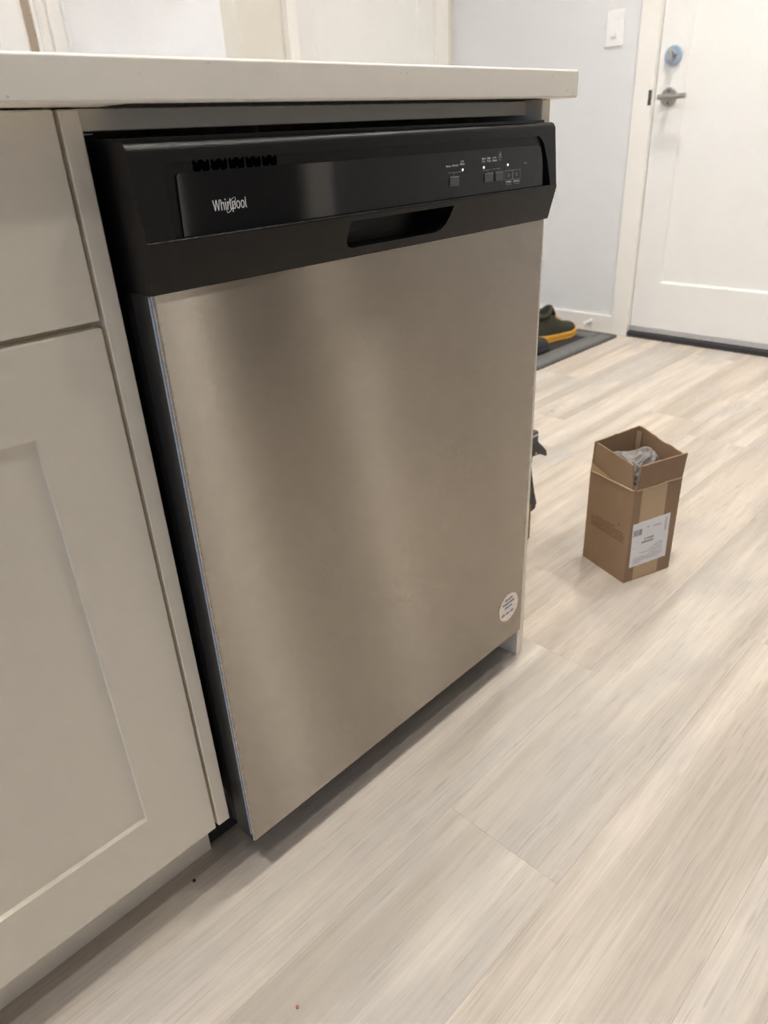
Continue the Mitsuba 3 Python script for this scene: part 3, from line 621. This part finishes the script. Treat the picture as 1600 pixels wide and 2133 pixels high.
# crumpled bag inside
bg = trimesh.creation.icosphere(subdivisions=6, radius=1.0); v = np.array(bg.vertices)
dsp = meshkit.fbm(v * 1.7 + 4, 3, 3); cr = np.abs(meshkit.fbm(v * 4.5 + 9, 4, 5) - .5); cr2 = np.abs(meshkit.fbm(v * 9 + 2, 3, 8) - .5)
q = np.sign(v) * np.abs(v) ** np.array([.55, .55, .8])
v = q * (0.90 + .22 * dsp - .30 * cr - .16 * cr2)[:, None] * np.array([.062, .066, .128])
v[:, 0] += .052; v[:, 1] += .066; v[:, 2] += .1390
v[:, 2] += (.020 * np.exp(-((v[:, 0] - .072) ** 2 + (v[:, 1] - .050) ** 2) / .0006) + .010 * np.exp(-((v[:, 0] - .030) ** 2 + (v[:, 1] - .100) ** 2) / .0008)) * np.clip((v[:, 2] - .19) / .04, 0, 1)
v[:, 0] = np.clip(v[:, 0], .0045, SW - .0065); v[:, 1] = np.clip(v[:, 1], .0035, SL - .0055); v[:, 2] = np.maximum(v[:, 2], .0048)
put('plastic_bag', BX(mesh(v, bg.faces)), 'mat_bag', True)
lab('plastic_bag', 'crumpled clear plastic packing bag inside the small cardboard box', 'plastic bag')

# ------------------------------------------------------------------ small brown box and black tool bag, mostly hidden behind the dishwasher
b2 = sg.box(.800, .250, 1.0025, .430)
put('cardboard_box_001__body', cat(ext(b2.difference(b2.buffer(-.003, join_style=2)), 0, .092, 'xyz'), box(.803, .999, .253, .427, .001, .004)), 'mat_card', False)
put('cardboard_box_001__flap', cat(box(.803, .997, .2515, .338, .0922, .0950), box(.803, .997, .342, .4285, .0922, .0950)), 'mat_card', False)
lab('cardboard_box_001', 'low brown cardboard box almost hidden behind the right edge of the dishwasher', 'box')
def shape_y(p, y0, y1, r=.004):
    g = sg.Polygon(p).buffer(-r * .5).buffer(r * .5, quad_segs=4)
    mid = (y0 + y1) / 2
    core = [ext(g.buffer(-r * k, quad_segs=3), y0 + (1 - k) * 0, y1, 'xzy') for k in (0,)]
    return core[0]
put('tool_bag__body', shape_y([(.900, .0965), (.996, .0965), (.9965, .282), (.985, .292), (.900, .292)], .262, .350), 'mat_tool', 30)
put('tool_bag__lid', tm(m3.Manifold.batch_hull([m3.Manifold.sphere(.006, 12).translate((x, y, z)) for x in (.905, 1.0190) for y in (.258, .340) for z in (.2460, .2690 + (.008 if x < 1 else 0))])), 'mat_tool_grey', 30)
flap = [(.980, .262), (1.0180, .2505), (1.0300, .2400), (1.0430, .2285), (1.0568, .2148), (1.0619, .2050), (1.0590, .1982), (1.0500, .2050), (1.0350, .2130), (1.0190, .2150), (1.0070, .2165), (.980, .215)]
put('tool_bag__flap', shape_y(flap, .252, .330), 'mat_tool', 30)
strap = [(.985, .2180), (1.0065, .2160), (1.0065, .2014), (1.0030, .1965), (1.0094, .1672), (1.0165, .1400), (1.0243, .1111), (1.0349, .0836), (1.0301, .0698), (1.0160, .0675), (1.0045, .0690), (1.0040, .0960), (.9985, .1400), (.9960, .1700), (.985, .200)]
put('tool_bag__strap', shape_y(strap, .256, .292), 'mat_tool', 30)
put('tool_bag__strap__buckle', box(.9988, 1.0085, .2525, .2560, .0980, .1360, .001), 'mat_tool_grey', False)
put('tool_bag__flap__stud', cyl((1.0120, .2522, .2224), (1.0120, .2495, .2224), .0032, 12), 'mat_nickel', 30)
put('tool_bag__lid__badge', box(.9930, 1.0200, .2505, .2525, .2640, .2690, .0008), 'mat_aluminium', False)
lab('tool_bag', 'black tool bag with flared flap peeking out behind the right edge of the dishwasher', 'bag')

# ------------------------------------------------------------------ crumbs on the floor
def crumb(key, x, y, r, mat_, label):
    m = trimesh.creation.icosphere(subdivisions=2, radius=r); m.vertices *= (1 + .5 * (meshkit.noise(np.array(m.vertices) * 900 / (r / .002), 4) - .5))[:, None]
    m.apply_translation((x, y, r * .6)); m.vertices[:, 2] = np.maximum(m.vertices[:, 2], .0003); put(key, m, mat_, False); lab(key, label, 'crumb')
crumb('crumb', -.0662, .0636, .0022, 'mat_black', 'tiny black crumb on the floor in the shadow in front of the cabinet')
crumb('crumb_001', -.0721, -.1657, .0020, 'mat_sticker_red', 'tiny reddish crumb on the open floor near the bottom edge')
for k in [k for k in list(scene) if k.endswith('lettering') or k.endswith('lettering_001') or '__print' in k or k.endswith('__ribs')]: lab(k, None, None, None, 'stuff')
